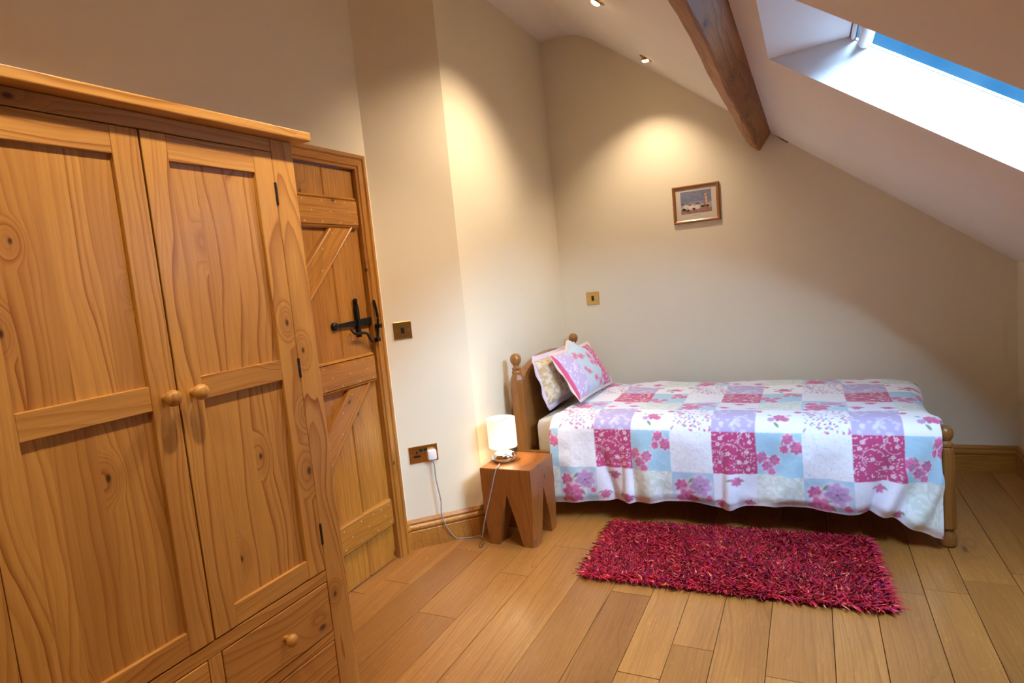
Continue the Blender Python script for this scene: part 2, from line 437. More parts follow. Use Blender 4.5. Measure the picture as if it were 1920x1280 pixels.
def brace(zt, zb, yt0, yt1, yb0, yb1):
    d = .024
    an = math.atan2(zt - zb, yt1 - yb1); ca, sa = math.cos(an), math.sin(an)
    piv = ((yt0 + yb1) / 2, (zt + zb) / 2)
    def loc(y, z): y -= piv[0]; z -= piv[1]; return (y * ca + z * sa, -y * sa + z * ca)
    pts = [(yb0, zb), (yb1, zb), (yt1, zt), (yt0, zt), (yb0, zb + (yt0 - yb0) * 0 + .085)]
    o = MB().prism([loc(*p) for p in pts], 'x', 0, d).build('brace', OAK['y'], door)
    o.location = (fx, piv[0], piv[1]); o.rotation_euler = (an, 0, 0)
    for p, q, sg in (((yb1, zb), (yt1, zt), 1), ((yb0, zb + .085), (yt0, zt), -1)):
        p, q = Vector(loc(*p)), Vector(loc(*q)); t = (q - p).normalized(); nr = Vector((-t.y, t.x)) * sg
        mb = MB()
        mb.tube([(d - .001, *(p + nr * .006)), (d - .001, *(q + nr * .006))], .0065, 8)
        mb.build('bead', OAK['y'], o, True)
    mb = MB()
    for t in (.05, .2, .36, .52, .68, .84, .96):
        for s_ in (.25, .75):
            if (int(t * 50) + int(s_ * 9)) % 3 == 0: continue
            y = (yb1 - .15 + .15 * s_) * (1 - t) + (yt0 + (yt1 - yt0) * s_) * t
            mb.lathe([(.0042, 0), (.0036, .0012)], 8, 0, Matrix.Translation((d, *loc(y, zb + (zt - zb) * t))) @ Matrix.Rotation(math.pi / 2, 4, 'Y'))
    mb.build('peg_heads', PINH, o)
brace(1.682, 1.080, 2.190, 2.345, 1.665, 1.740)
brace(0.932, 0.330, 2.190, 2.345, 1.665, 1.740)
# thumb latch: bar, keeper, handle plate and grip
la = empty('latch'); la.parent = door
lx = fx + .001
b = MB(); b.prism([(2.168, 1.226), (2.168, 1.240), (2.395, 1.252), (2.445, 1.252), (2.445, 1.222), (2.395, 1.216)], 'x', lx + .006, lx + .013); b.build('latch_bar', IRON, la)
MB().lathe([(.019, 0), (.019, .012), (.012, .017), (.006, .018)], 16, 0, Matrix.Translation((lx, 2.165, 1.233)) @ Matrix.Rotation(math.pi / 2, 4, 'Y')).build('pivot', IRON, la)
b = MB(); b.prism([(2.313, 1.165), (2.327, 1.165), (2.329, 1.30), (2.320, 1.335), (2.311, 1.30)], 'x', lx, lx + .022)
b.lathe([(.004, -.010), (.010, -.006), (.010, .006), (.004, .010)], 12, 0, Matrix.Translation((lx + .012, 2.320, 1.342))); b.build('guide_plate', IRON, la)
b = MB(); b.tube(catmull([(lx + .014, 2.268, 1.206), (lx + .030, 2.272, 1.186), (lx + .034, 2.315, 1.184), (lx + .034, 2.352, 1.176), (lx + .026, 2.382, 1.142), (lx + .02, 2.402, 1.132)], 5), .0065, 8); b.build('thumb_lever', IRON, la)
b = MB(); b.tube(catmull([(lx + .038, 2.425, 1.335), (lx + .042, 2.432, 1.29), (lx + .044, 2.434, 1.24), (lx + .040, 2.430, 1.19), (lx + .038, 2.425, 1.140)], 5), .007, 8)
b.box(lx + .030, lx + .060, 2.418, 2.445, 1.195, 1.216, .004); b.box(lx + .028, lx + .052, 2.405, 2.432, 1.128, 1.150, .004); b.build('keeper', IRON, la)

# ------------------------------------------------------------------ skylight sash
win = struct(empty('window_1', (GX0, 2.1, zglass(GX0))))
win['label'] = 'roof window in the white well above the rug'
def wp(x, y, off):                       # a point on the sash plane, off = metres outward
    return (x + nx * off - GX0, y - 2.1, zglass(x) + nz * off - zglass(GX0))
def slopebox(mb, x0, x1, y0f, y1f, o0, o1):
    b = bmesh.new(); q = []
    for o_ in (o0, o1):
        q += [b.verts.new(wp(x0, y0f(x0), o_)), b.verts.new(wp(x1, y0f(x1), o_)), b.verts.new(wp(x1, y1f(x1), o_)), b.verts.new(wp(x0, y1f(x0), o_))]
    for f in [(0, 1, 2, 3), (4, 5, 6, 7), (0, 1, 5, 4), (1, 2, 6, 5), (2, 3, 7, 6), (3, 0, 4, 7)]: b.faces.new([q[k] for k in f])
    mb._add(b); return mb
DARKF = plain('dark_gasket', (0.02, 0.03, 0.045), 0.5)
FR = plain('white_sash_paint', (0.72, 0.76, 0.80), 0.4)
slopebox(MB(), GX0 - .02, GX0 + .018, lambda x: ynear(x), lambda x: yfar(x), .0, .05).build('frame_head', DARKF, win)
slopebox(MB(), GX1 - .05, GX1 + .02, lambda x: ynear(x), lambda x: yfar(x), .0, .05).build('frame_sill', FR, win)
slopebox(MB(), GX0, GX1, lambda x: yfar(x) - .003, lambda x: yfar(x) + .05, .0, .007).build('frame_side', FR, win)
slopebox(MB(), GX0, GX1, lambda x: ynear(x) - .05, lambda x: ynear(x) + .003, .0, .007).build('frame_side', FR, win)
gg = G('window_glass')
tr_ = gg.n('BsdfTransparent', Color=(0.93, 0.97, 1.0, 1)); gl_ = gg.n('BsdfGlossy', Roughness=0.03)
mx = gg.n('MixShader', Fac=0.006); gg.t.links.new(tr_.outputs[0], mx.inputs[1]); gg.t.links.new(gl_.outputs[0], mx.inputs[2])
gg.t.links.new(mx.outputs[0], gg.out.inputs[0])
slopebox(MB(), GX0 + .005, GX1 - .01, lambda x: ynear(x) - .05, lambda x: yfar(x) + .05, .0072, .011).build('pane', gg.m, win)
# roller-blind cassette along the head
pa, pb = wp(GX0 + .042, yfar(GX0) - .012, .004), wp(GX0 + .042, ynear(GX0) + .012, .004)
MB().tube([pa, pb], .021, 20).build('blind_cassette', WHITEP, win, True)
pa, pb = wp(GX0 + .010, yfar(GX0) - .010, .002), wp(GX0 + .010, ynear(GX0) + .010, .002)
MB().tube([pa, pb], .008, 12).build('blind_bracket', WHITEP, win, True)

# ------------------------------------------------------------------ purlin
def beam():
    ys = np.linspace(YF - .02, YB + .02, 60)
    sec = [(-.312, 2.069), (-.305, 2.060), (-.262, 2.024), (-.252, 2.025), (-.170, 2.139), (-.130, 2.20), (-.21, 2.29)]
    n = len(sec); vv = []
    for i, y in enumerate(ys):
        j = [(random.gauss(0, .0012), random.gauss(0, .0012)) if k < 4 else (0, 0) for k in range(n)]
        wob = .004 * math.sin(y * 2.1 + 1) + .0025 * math.sin(y * 5.3)
        for k, (x, z) in enumerate(sec):
            w = wob if k < 4 else 0
            vv.append((x + j[k][0] - .6 * w, y, z + j[k][1] - .8 * w))
    ff = []
    for i in range(len(ys) - 1):
        for k in range(n):
            ff.append((i * n + k, i * n + (k + 1) % n, (i + 1) * n + (k + 1) % n, (i + 1) * n + k))
    ff += [tuple(range(n)), tuple(range((len(ys) - 1) * n, len(ys) * n))]
    o = mesh_obj('roof_beam', vv, ff, BEAMW)
    tag(o, 'dark oak roof beam running along the sloping ceiling beside the skylight', 'beam')
    w = MB(); w.prism([(-.172, 2.118), (-.168, 2.128), (-.120, 2.083), (-.085, 2.050), (-.088, 2.043), (-.125, 2.072)], 'y', YB - .012, YB + .004)
    w.build('timber_packing', BEAMW, o)
beam()

# ------------------------------------------------------------------ ceiling spotlights
BULB = G('lit_halogen'); BULB.set(Base_Color=(1, .9, .7), Emission_Color=(1.0, .80, .52, 1), Emission_Strength=30.0); BULB = BULB.m
def spotlight(y, label, aim, watts):
    x = -.832; p = Vector((x, y, zroof(x)))
    t = empty('ceiling_spotlight', p)
    tag(t, label, 'spotlight', 'recessed spotlights along the sloping ceiling')
    R = Vector((-nx, 0, -nz)).to_track_quat('Z', 'Y').to_matrix().to_4x4()
    MB().lathe([(.028, -.004), (.041, -.001), (.043, .001), (.041, .005), (.030, .006), (.028, .003)], 32, 0, R, cap=False).build('ring', BRASS, t, True)
    Q = Vector(aim).to_track_quat('Z', 'Y').to_matrix().to_4x4()
    c = Matrix.Translation(Vector((-nx, 0, -nz)) * .004)
    MB().lathe([(.012, -.020), (.026, -.004), (.028, .006), (.025, .007), (.0235, .002)], 28, 0, c @ Q, cap=False).build('lamp_head', BRASS, t, True)
    MB().lathe([(.004, -.002), (.022, .0015), (.022, .010), (.018, .016), (.008, .019)], 24, 0, c @ Q).build('bulb', BULB, t, True)
    ld = bpy.data.lights.new('spot_beam', 'SPOT'); ld.energy = watts; ld.color = SPOT_COL
    ld.spot_size = math.radians(100); ld.spot_blend = 0.9; ld.shadow_soft_size = .03
    lo = bpy.data.objects.new('spot_beam', ld); COL.objects.link(lo); lo.parent = t
    a = Vector(aim).normalized()
    lo.location = Vector((-nx, 0, -nz)) * .004 + a * .032
    lo.rotation_euler = a.to_track_quat('-Z', 'Y').to_euler()
spotlight(3.866, 'small lit spotlight in the sloping ceiling above the bed', (-.10, .27, -1), SPOT_W * .62)
spotlight(2.907, 'lit spotlight at the very top edge of the picture', (-nx, .05, -nz), SPOT_W * 1.2)
spotlight(1.948, 'lit ceiling spotlight out of the picture over the floor', (-.36, .0, -1), SPOT_W * 1.2)
spotlight(0.989, 'lit ceiling spotlight out of the picture in front of the wardrobe', (-.36, 0, -1), SPOT_W)
spotlight(0.030, 'lit ceiling spotlight out of the picture over the camera', (-.36, 0, -1), SPOT_W * .8)
spotlight(-0.93, 'lit ceiling spotlight out of the picture near the front wall', (-.36, 0, -1), SPOT_W * .6)

# ------------------------------------------------------------------ wardrobe
wr = empty('wardrobe', (-1.41, 1.46, 0), -.0235)
tag(wr, 'tall knotty pine wardrobe with two panelled doors over drawers', 'wardrobe')
WW, WD = .972, .50
def wb(name, s0, s1, z0, z1, x0, x1, ax, parent=wr, bev=.0018, mat=None):
    return MB().box(x0, x1, -s1, -s0, z0, z1, bev).build(name, mat or PINE[ax], parent)
wb('side_panel', .004, .024, .03, 1.85, -WD, -.02, 'z')
wb('side_panel', WW - .024, WW - .004, .03, 1.85, -WD, -.02, 'z')
wb('back_panel', .024, WW - .024, .05, 1.85, -WD, -WD + .012, 'z')
wb('corner_post', 0, .082, 0, 1.850, -.03, 0, 'z')
wb('corner_post', WW - .082, WW, 0, 1.850, -.03, 0, 'z')
wb('top_rail', .082, WW - .082, 1.812, 1.850, -.028, -.0015, 'y')
wb('door_rail', .082, WW - .082, .479, .515, -.028, -.0015, 'y')
wb('drawer_rail', .082, WW - .082, .283, .312, -.028, -.0015, 'y')
wb('drawer_divider', .467, .505, .09, .479, -.028, -.0022, 'z')
wb('plinth', .082, WW - .082, .02, .098, -.028, -.003, 'y')
wb('floor_board', .024, WW - .024, .487, .503, -WD + .012, -.03, 'y')
# cornice: a capping board that oversails
wb('cornice_board', -.040, WW + .040, 1.851, 1.877, -WD, .046, 'y', bev=.003)
KN = [(.009, 0), (.010, .006), (.0085, .012), (.011, .017), (.0175, .023), (.0205, .031), (.0195, .039), (.014, .046), (.005, .049)]
def knob(parent, s, z, x, sc=1.0):
    MB().lathe([(r * sc, h * sc) for r, h in KN], 24, 0, Matrix.Translation((x, -s, z)) @ Matrix.Rotation(math.pi / 2, 4, 'Y')).build('knob', PINE['z'], parent, True)
def wdoor(s0, s1, knob_s, hinge_s):
    d = empty('door'); d.parent = wr
    st = .066; zb, zt = .5185, 1.8095; x0, x1 = -.024, .0
    wb('stile', s0, s0 + st, zb, zt, x0, x1, 'z', d); wb('stile', s1 - st, s1, zb, zt, x0, x1, 'z', d)
    for a, b in ((zb, .576), (1.139, 1.199), (1.744, zt)): wb('rail', s0 + st, s1 - st, a, b, x0, x1 - .0008, 'y', d)
    for a, b in ((.570, 1.145), (1.193, 1.750)): wb('panel', s0 + st - .006, s1 - st + .006, a, b, x0 + .004, x1 - .012, 'z', d, .0005, PANEL)
    knob(d, knob_s, 1.164, 0.0)
    for z0, z1 in ((1.655, 1.722), (1.134, 1.194), (.600, .668)):
        wb('hinge', hinge_s - .0035, hinge_s + .0035, z0, z1, -.01, .0035, 'z', d, .001, STEEL)
wdoor(.0835, .4765, .440, .0830)
wdoor(.4815, .8885, .514, .8890)
def drawer(s0, s1, z0, z1, ks):
    d = empty('drawer'); d.parent = wr
    wb('drawer_front', s0, s1, z0, z1, -.024, -.0005, 'y', d, .003)
    for k in ks: knob(d, k, (z0 + z1) / 2, -.0005, .92)
drawer(.085, .4645, .3145, .4765, [.268]); drawer(.085, .4645, .1, .2805, [.268])
drawer(.5075, .887, .3145, .4765, [.70]); drawer(.5075, .887, .1, .2805, [.70])

# ------------------------------------------------------------------ wall plates
def on_wall(name, c, n):
    """Empty whose local x runs along the wall (to the right), y = up, z = out of the wall"""
    n = Vector(n).normalized(); up = Vector((0, 0, 1)); r = up.cross(n)
    m = Matrix((r, up, n)).transposed().to_4x4(); m.translation = Vector(c)
    o = bpy.data.objects.new(name, None); COL.objects.link(o); o.matrix_world = m; return o
def plate(o, w, h):
    b = MB(); b.box(-w / 2, w / 2, -h / 2, h / 2, 0, .0055, .0018); b.build('plate', BRASS, o)
def screws(o, xs):
    for x in xs: MB().lathe([(.0036, .0050), (.0036, .0066), (.002, .0072)], 10, 0, Matrix.Translation((x, 0, 0))).build('screw', CHROME, o)
NA = (1, -1, 0)
sw = on_wall('light_switch', (-1.904, 2.589, 1.163), NA)
tag(sw, 'square brass light switch beside the oak door', 'light switch'); plate(sw, .094, .090); screws(sw, (-.030, .030))
MB().box(-.009, .009, -.015, .015, .004, .0085, .001).build('rocker', BLACKP, sw)
sw = on_wall('light_switch', (-1.426, YB, 1.177), (0, -1, 0))
tag(sw, 'square brass light switch on the back wall above the pillows', 'light switch'); plate(sw, .096, .094); screws(sw, (-.030, .030))
MB().box(-.009, .009, -.018, .018, .004, .0085, .001).build('rocker', BLACKP, sw)
so = on_wall('double_socket', (-1.878, 2.615, .500), NA)
tag(so, 'double brass power socket low on the wall with white plug', 'socket'); plate(so, .152, .090); screws(so, (-.066, .066))
for sx in (-1, 1):
    ho = MB()
    cx = sx * .036 
    ho.box(cx - .0045, cx + .0045, .004, .018, .0045, .0065); ho.box(cx - .019, cx - .009, -.014, -.006, .0045, .0065); ho.box(cx + .009, cx + .019, -.014, -.006, .0045, .0065)
    ho.box(cx - .016, cx + .016, -.016, -.004, .0045, .0060)
    ho.build('socket_holes', BLACKP, so)
    MB().box(sx * .012 - .0095, sx * .012 + .0095, .014, .030, .004, .0085, .001).build('rocker', BLACKP, so)

# ------------------------------------------------------------------ bedside stool
st = empty('bedside_table', (-1.445, 2.840, 0))
tag(st, 'chunky carved wooden block stool beside the bed carrying the lamp', 'bedside table')
hx, hy, zt, za = .143, .150, .412, .275
tb = MB().box(-hx, hx, -hy, hy, za, zt)
bmesh.ops.bevel(tb.bm, geom=[e for e in tb.bm.edges if all(q.co.z > zt - 1e-4 for q in e.verts)], offset=.004, segments=2, profile=.5, affect='EDGES')
tb.build('top_block', STOOLW, st)
for sx in (-1, 1):
    for sy in (-1, 1):
        b = bmesh.new()
        def ring_(z, ix, iy, ch, ins=0.0):
            ox, oy = hx - ins, hy - ins
            return [b.verts.new((sx * p, sy * q, z)) for p, q in ((ix, iy), (ox, iy), (ox, oy - ch), (ox - ch, oy), (ix, oy))]
        r0 = ring_(0.0, .070, .072, .016, .004); r1 = ring_(.11, .046, .048, .010, .0); r2 = ring_(za, .001, .001, .0006)
        for a, c in ((r0, r1), (r1, r2)):
            for k in range(5): b.faces.new((a[k], a[(k + 1) % 5], c[(k + 1) % 5], c[k]))
        b.faces.new(r0); b.faces.new(r2)
        m = MB(); m._add(b); m.build('leg', STOOLW, st)

# ------------------------------------------------------------------ table lamp with its flex and plug
LP = Vector((-1.512, 2.832, zt))
lamp = empty('table_lamp', LP)
tag(lamp, 'small lit table lamp with white drum shade and chrome base', 'lamp')
MB().lathe([(.040, 0), (.058, .002), (.066, .012), (.070, .024), (.066, .038), (.054, .049), (.036, .055), (.016, .058), (.013, .075), (.010, .078)], 40).build('base', CHROME, lamp, True)
sh = G('white_lamp_shade')
tl = sh.n('BsdfTranslucent', Color=(0.95, 0.90, 0.80, 1)); df = sh.n('BsdfDiffuse', Color=(0.90, 0.88, 0.84, 1))
mxs = sh.n('MixShader', Fac=0.55); sh.t.links.new(df.outputs[0], mxs.inputs[1]); sh.t.links.new(tl.outputs[0], mxs.inputs[2]); sh.t.links.new(mxs.outputs[0], sh.out.inputs[0])
MB().lathe([(.0745, .078), (.0765, .078), (.0765, .232), (.0745, .232), (.0745, .078)], 48, cap=False).build('shade', sh.m, lamp, True)
MB().lathe([(.006, .078), (.012, .095), (.020, .115), (.022, .130), (.016, .148), (.004, .154)], 20).build('bulb', BULB, lamp, True)
b = MB(); b.tube([(-.075, 0, .215), (.075, 0, .215)], .0015, 6); b.tube([(0, -.075, .215), (0, .075, .215)], .0015, 6); b.tube([(0, 0, .15), (0, 0, .215)], .0015, 6); b.build('shade_carrier', STEEL, lamp)
MB().box(.066, .074, -.035, -.022, .020, .060, .002).build('touch_switch', CHROME, lamp)
ld = bpy.data.lights.new('lamp_glow', 'POINT'); ld.energy = LAMP_W; ld.color = (1.0, .80, .54); ld.shadow_soft_size = .03
lo = bpy.data.objects.new('lamp_glow', ld); COL.objects.link(lo); lo.parent = lamp; lo.location = (0, 0, .125)
path = [(-1.856 + .03, 2.637 - .03, .470), (-1.826, 2.627, .440), (-1.822, 2.625, .352), (-1.812, 2.632, .240), (-1.814, 2.628, .170), (-1.800, 2.640, .094), (-1.782, 2.680, .020), (-1.760, 2.705, .004),
        (-1.717, 2.722, .004), (-1.672, 2.752, .004), (-1.640, 2.730, .006), (-1.605, 2.675, .045), (-1.572, 2.668, .152), (-1.527, 2.672, .285), (-1.492, 2.682, .400), (-1.486, 2.700, .4165), (-1.498, 2.740, .4155), (-1.508, 2.768, .4165)]
MB().tube([p - LP for p in catmull(path, 8)], .0032, 8).build('flex', CORDM, lamp, True)
pc = Vector((-1.878, 2.615, .500)) + Vector((1, 1, 0)).normalized() * .040
nn = Vector((1, -1, 0)).normalized()
m = Matrix((Vector((0, 0, 1)).cross(nn), Vector((0, 0, 1)), nn)).transposed().to_4x4(); m.translation = pc - LP
MB().box(-.024, .024, -.034, .020, .006, .040, .009).move(m).build('plug', WHITEP, lamp, True)
# loose loop of wire on the floor by the stool
wl = MB().tube(catmull([(-1.628, 2.700, .003), (-1.622, 2.668, .003), (-1.612, 2.640, .003), (-1.598, 2.632, .003), (-1.594, 2.648, .003), (-1.606, 2.664, .003), (-1.598, 2.680, .003)], 6), .0022, 6).build('wire_scrap', plain('brown_wire', (.10, .05, .02), .5), None, True)
tag(wl, 'thin brown curl of wire lying on the floor by the stool', 'wire')

# ------------------------------------------------------------------ picture
pf = on_wall('framed_picture', (-.6575, YB, 1.7535), (0, -1, 0))
tag(pf, 'small framed seaside print hanging on the back wall', 'picture')
pw, ph, fw = .302, .246, .021
for k, (a, b_) in enumerate((((-pw / 2, -ph / 2), (pw / 2, -ph / 2)), ((pw / 2, -ph / 2), (pw / 2, ph / 2)), ((pw / 2, ph / 2), (-pw / 2, ph / 2)), ((-pw / 2, ph / 2), (-pw / 2, -ph / 2)))):
    a, b_ = Vector(a), Vector(b_); t = (b_ - a).normalized(); nrm = Vector((-t.y, t.x))
    vv = []
    for base, sg in ((a, 1), (b_, -1)):
        for d, h in ((0, 0), (0, .012), (.005, .018), (.012, .016), (fw, .010), (fw, 0)):
            q = base + nrm * d + t * d * sg; vv.append((q.x, q.y, h))
    ff = [(i, (i + 1) % 6, 6 + (i + 1) % 6, 6 + i) for i in range(6)] + [tuple(range(6)), tuple(range(6, 12))]
    mesh_obj('frame_side', vv, ff, BEDW['x'], pf)
MB().box(-pw / 2 + .01, pw / 2 - .01, -ph / 2 + .01, ph / 2 - .01, .002, .006).build('mount', plain('cream_mount', (.62, .55, .47), .8), pf)
def attr_mat(name, rough=0.8, sheen=0.0):
    g = G(name); a = g.n('VertexColor', {'layer_name': 'Col'}); g.set(Base_Color=a.outputs[0], Roughness=rough)
    if sheen: g.set(Sheen_Weight=sheen)
    return g
def grid_mesh(name, P, Cc, mat, parent=None, smooth=True):
    """P (n,m,3) points, Cc (n,m,3) linear colours"""
    n, m_ = P.shape[:2]; idx = np.arange(n * m_).reshape(n, m_)
    f = np.stack([idx[:-1, :-1], idx[1:, :-1], idx[1:, 1:], idx[:-1, 1:]], -1).reshape(-1, 4)
    me = bpy.data.meshes.new(name)
    me.vertices.add(n * m_); me.vertices.foreach_set('co', P.reshape(-1).astype(np.float32))
    me.loops.add(f.size); me.loops.foreach_set('vertex_index', f.reshape(-1).astype(np.int32))
    me.polygons.add(len(f)); me.polygons.foreach_set('loop_start', np.arange(0, f.size, 4, dtype=np.int32))
    me.update(calc_edges=True)
    ca = me.color_attributes.new('Col', 'FLOAT_COLOR', 'POINT')
    ca.data.foreach_set('color', np.concatenate([Cc.reshape(-1, 3), np.ones((n * m_, 1))], 1).astype(np.float32).reshape(-1))
    return link(name, me, mat, parent, smooth)
def L(*c): return np.array(s2l(c))
def smooth_noise(shape, cells, seed):
    cy, cx = cells if isinstance(cells, tuple) else (cells, cells)
    r = np.random.default_rng(seed); g = r.random((cy + 2, cx + 2))
    y = np.linspace(0, cy, shape[0]); x = np.linspace(0, cx, shape[1])
    yi = y.astype(int); xi = x.astype(int); fy = (y - yi)[:, None]; fx_ = (x - xi)[None]
    fy = fy * fy * (3 - 2 * fy); fx_ = fx_ * fx_ * (3 - 2 * fx_)
    return (g[yi][:, xi] * (1 - fy) * (1 - fx_) + g[yi + 1][:, xi] * fy * (1 - fx_) + g[yi][:, xi + 1] * (1 - fy) * fx_ + g[yi + 1][:, xi + 1] * fy * fx_)
def print_colours(n, m_):
    """a loose beach scene: grey sky, thin sea, pale sand, dark boats and an upright figure"""
    C = np.zeros((n, m_, 3)); yy = np.linspace(0, 1, n)[:, None] * np.ones((1, m_)); xx = np.ones((n, 1)) * np.linspace(0, 1, m_)[None]
    nz_ = smooth_noise((n, m_), 14, 3)[..., None]
    C[:] = L(120, 124, 146) * (0.85 + .3 * nz_)
    def put(mask, col): C[mask] = col * (0.75 + .5 * nz_[mask])
    put(yy < .52, L(128, 136, 156)); put(yy < .42, L(176, 160, 150)); put(yy < .22, L(150, 112, 98))
    for cx, cy, rx, ry, c in ((.16, .30, .10, .12, (205, 196, 188)), (.36, .27, .12, .11, (214, 204, 194)), (.52, .25, .10, .09, (206, 198, 190)), (.10, .20, .07, .06, (42, 36, 40)), (.22, .14, .06, .03, (36, 32, 36)),
                              (.42, .20, .05, .05, (46, 38, 40)), (.30, .38, .06, .03, (150, 90, 92)), (.72, .27, .08, .05, (40, 34, 36)), (.86, .27, .06, .05, (48, 40, 40)), (.06, .45, .04, .04, (60, 70, 66)), (.55, .42, .08, .025, (72, 74, 92))):
        put(((xx - cx) / rx) ** 2 + ((yy - cy) / ry) ** 2 < 1, L(*c))
    put((np.abs(xx - .80) < .035 + .05 * (0.8 - yy)) & (yy > .28) & (yy < .74), L(150, 112, 84))
    put((np.abs(xx - .83) < .02) & (yy > .35) & (yy < .70), L(206, 184, 160))
    put(((xx - .81) / .035) ** 2 + ((yy - .80) / .06) ** 2 < 1, L(190, 160, 130)); put(((xx - .80) / .06) ** 2 + ((yy - .86) / .025) ** 2 < 1, L(140, 96, 70))
    return C
n_, m_ = 60, 84
py, px = np.meshgrid(np.linspace(-.062, .084, n_), np.linspace(-.099, .099, m_), indexing='ij')
grid_mesh('print', np.stack([px, py, np.full_like(px, .0066)], -1), print_colours(n_, m_), attr_mat('print_ink', .6).m, pf, False)
cap = MB()
for k in range(9): cap.box(-.022 + k * .005, -.0185 + k * .005, -.077, -.0745 + .001 * (k % 2), .006, .0064)
cap.build('caption_line', plain('faint_ink', (.25, .22, .20), .8), pf)

# ------------------------------------------------------------------ bed
bed = empty('bed', (-1.56, 3.67, 0))
tag(bed, 'single wooden bed with ball-topped posts and arched headboard', 'bed')
def head_post(y):
    p = MB(); o = math.pi / 8
    p.lathe([(.030, 0), (.040, .012), (.040, .06), (.0445, .075), (.0445, .770), (.042, .790), (.030, .815), (.026, .822)], 8, o, Matrix.Translation((0, y, 0)))
    po = p.build('head_post', BEDW['z'], bed)
    MB().lathe([(.026, .820), (.029, .826), (.029, .836), (.024, .842), (.027, .848), (.027, .856), (.018, .862), (.016, .870), (.024, .880), (.031, .893), (.0335, .906), (.031, .922), (.022, .934), (.008, .940)], 28, 0, Matrix.Translation((0, y, 0))).build('finial', BEDW['z'], po, True)
def foot_post(y):
    X = 2.067; o = math.pi / 8
    MB().lathe([(.024, 0), (.034, .010), (.036, .035), (.032, .062), (.022, .074), (.022, .080)], 28, 0, Matrix.Translation((X, y, 0))).build('bun_foot', BEDW['z'], bed, True)
    po = MB().lathe([(.026, .078), (.036, .090), (.0365, .110), (.0315, .435), (.028, .452), (.022, .458)], 8, o, Matrix.Translation((X, y, 0))).build('foot_post', BEDW['z'], bed)
    MB().lathe([(.022, .456), (.029, .462), (.029, .474), (.022, .480), (.018, .485), (.025, .494), (.0305, .508), (.0315, .520), (.028, .536), (.018, .547), (.006, .551)], 28, 0, Matrix.Translation((X, y, 0))).build('finial', BEDW['z'], po, True)
for y in (-.49, .49): head_post(y); foot_post(y)
arch = [(-.46, .36)] + [(y, .745 + .14 * math.sqrt(max(0, 1 - (y / .47) ** 2))) for y in np.linspace(-.46, .46, 33)] + [(.46, .36)]
MB().prism(arch, 'x', -.014, .014).build('headboard_panel', BEDW['y'], bed)
cr = [(y, .735 + .155 * math.sqrt(max(0, 1 - (y / .475) ** 2))) for y in np.linspace(-.455, .455, 33)]
cr2 = [(y * .98, z - .035) for y, z in cr]
MB().prism(cr + cr2[::-1], 'x', -.022, .022).build('headboard_rail', BEDW['y'], bed)
MB().box(2.053, 2.081, -.46, .46, .20, .345, .006).build('footboard', BEDW['y'], bed)
for y in (-.49, .49): MB().box(.03, 2.04, y - .012, y + .012, .245, .365, .004).build('side_rail', BEDW['x'], bed)
for k in range(9): MB().box(.10 + k * .225, .17 + k * .225, -.475, .475, .275, .292, .002).build('slat', PINE['y'], bed)

mt = MB().box(-1.495, .470, 3.215, 4.135, .292, .538, .045).build('mattress', plain('white_mattress_cover', (.80, .75, .68), .85), None, True)
tag(mt, 'white mattress showing at the head end under the duvet', 'mattress')

# ------------------------------------------------------------------ patchwork print (colour only)
TN = 100                                   # samples per patch side
def ell(C, cx, cy, rx, ry, ang, col, soft=.25, a=1.0):
    n = C.shape[0]; yy, xx = np.mgrid[0:n, 0:n] / n
    dx, dy = xx - cx, yy - cy; c, s = math.cos(ang), math.sin(ang)
    d = np.sqrt(((dx * c + dy * s) / rx) ** 2 + ((-dx * s + dy * c) / ry) ** 2)
    w = np.clip((1 - d) / soft, 0, 1)[..., None] * a
    C[:] = C * (1 - w) + np.array(col) * w
def stroke(C, pts, w, col, a=1.0):
    for (x0, y0), (x1, y1) in zip(pts, pts[1:]):
        n = max(2, int(math.hypot(x1 - x0, y1 - y0) / (w * .7)))
        for t in np.linspace(0, 1, n): ell(C, x0 + (x1 - x0) * t, y0 + (y1 - y0) * t, w, w, 0, col, .6, a)
def base(col): return np.ones((TN, TN, 3)) * L(*col)
def rose(C, cx, cy, r, c1, c2, R, halo=True):
    if halo: ell(C, cx, cy, r * 1.22, r * 1.15, 0, L(236, 232, 240), .3, .8)
    n = 7; a0 = R.random() * 6
    for k in range(n):
        a = a0 + k * 2 * math.pi / n
        ell(C, cx + .62 * r * math.cos(a), cy + .62 * r * math.sin(a), r * .44, r * .36, a, L(*c1) * R.uniform(.82, 1.25), .45)
    for k in range(n):
        a = a0 + .45 + k * 2 * math.pi / n
        ell(C, cx + .55 * r * math.cos(a), cy + .55 * r * math.sin(a), r * .30, r * .07, a, L(*c2), .8, .55)
    for k in range(5):
        a = a0 + .3 + k * 1.257
        ell(C, cx + .28 * r * math.cos(a), cy + .28 * r * math.sin(a), r * .27, r * .20, a, (L(*c1) * .6 + L(*c2) * .4) * R.uniform(.85, 1.2), .5, .9)
    ell(C, cx, cy, r * .17, r * .15, 0, L(*c2) * .8, .6, .95)
def leaf(C, cx, cy, r, ang, R): ell(C, cx, cy, r, r * .38, ang, L(108, 142, 96) * R.uniform(.8, 1.15), .35, .9)
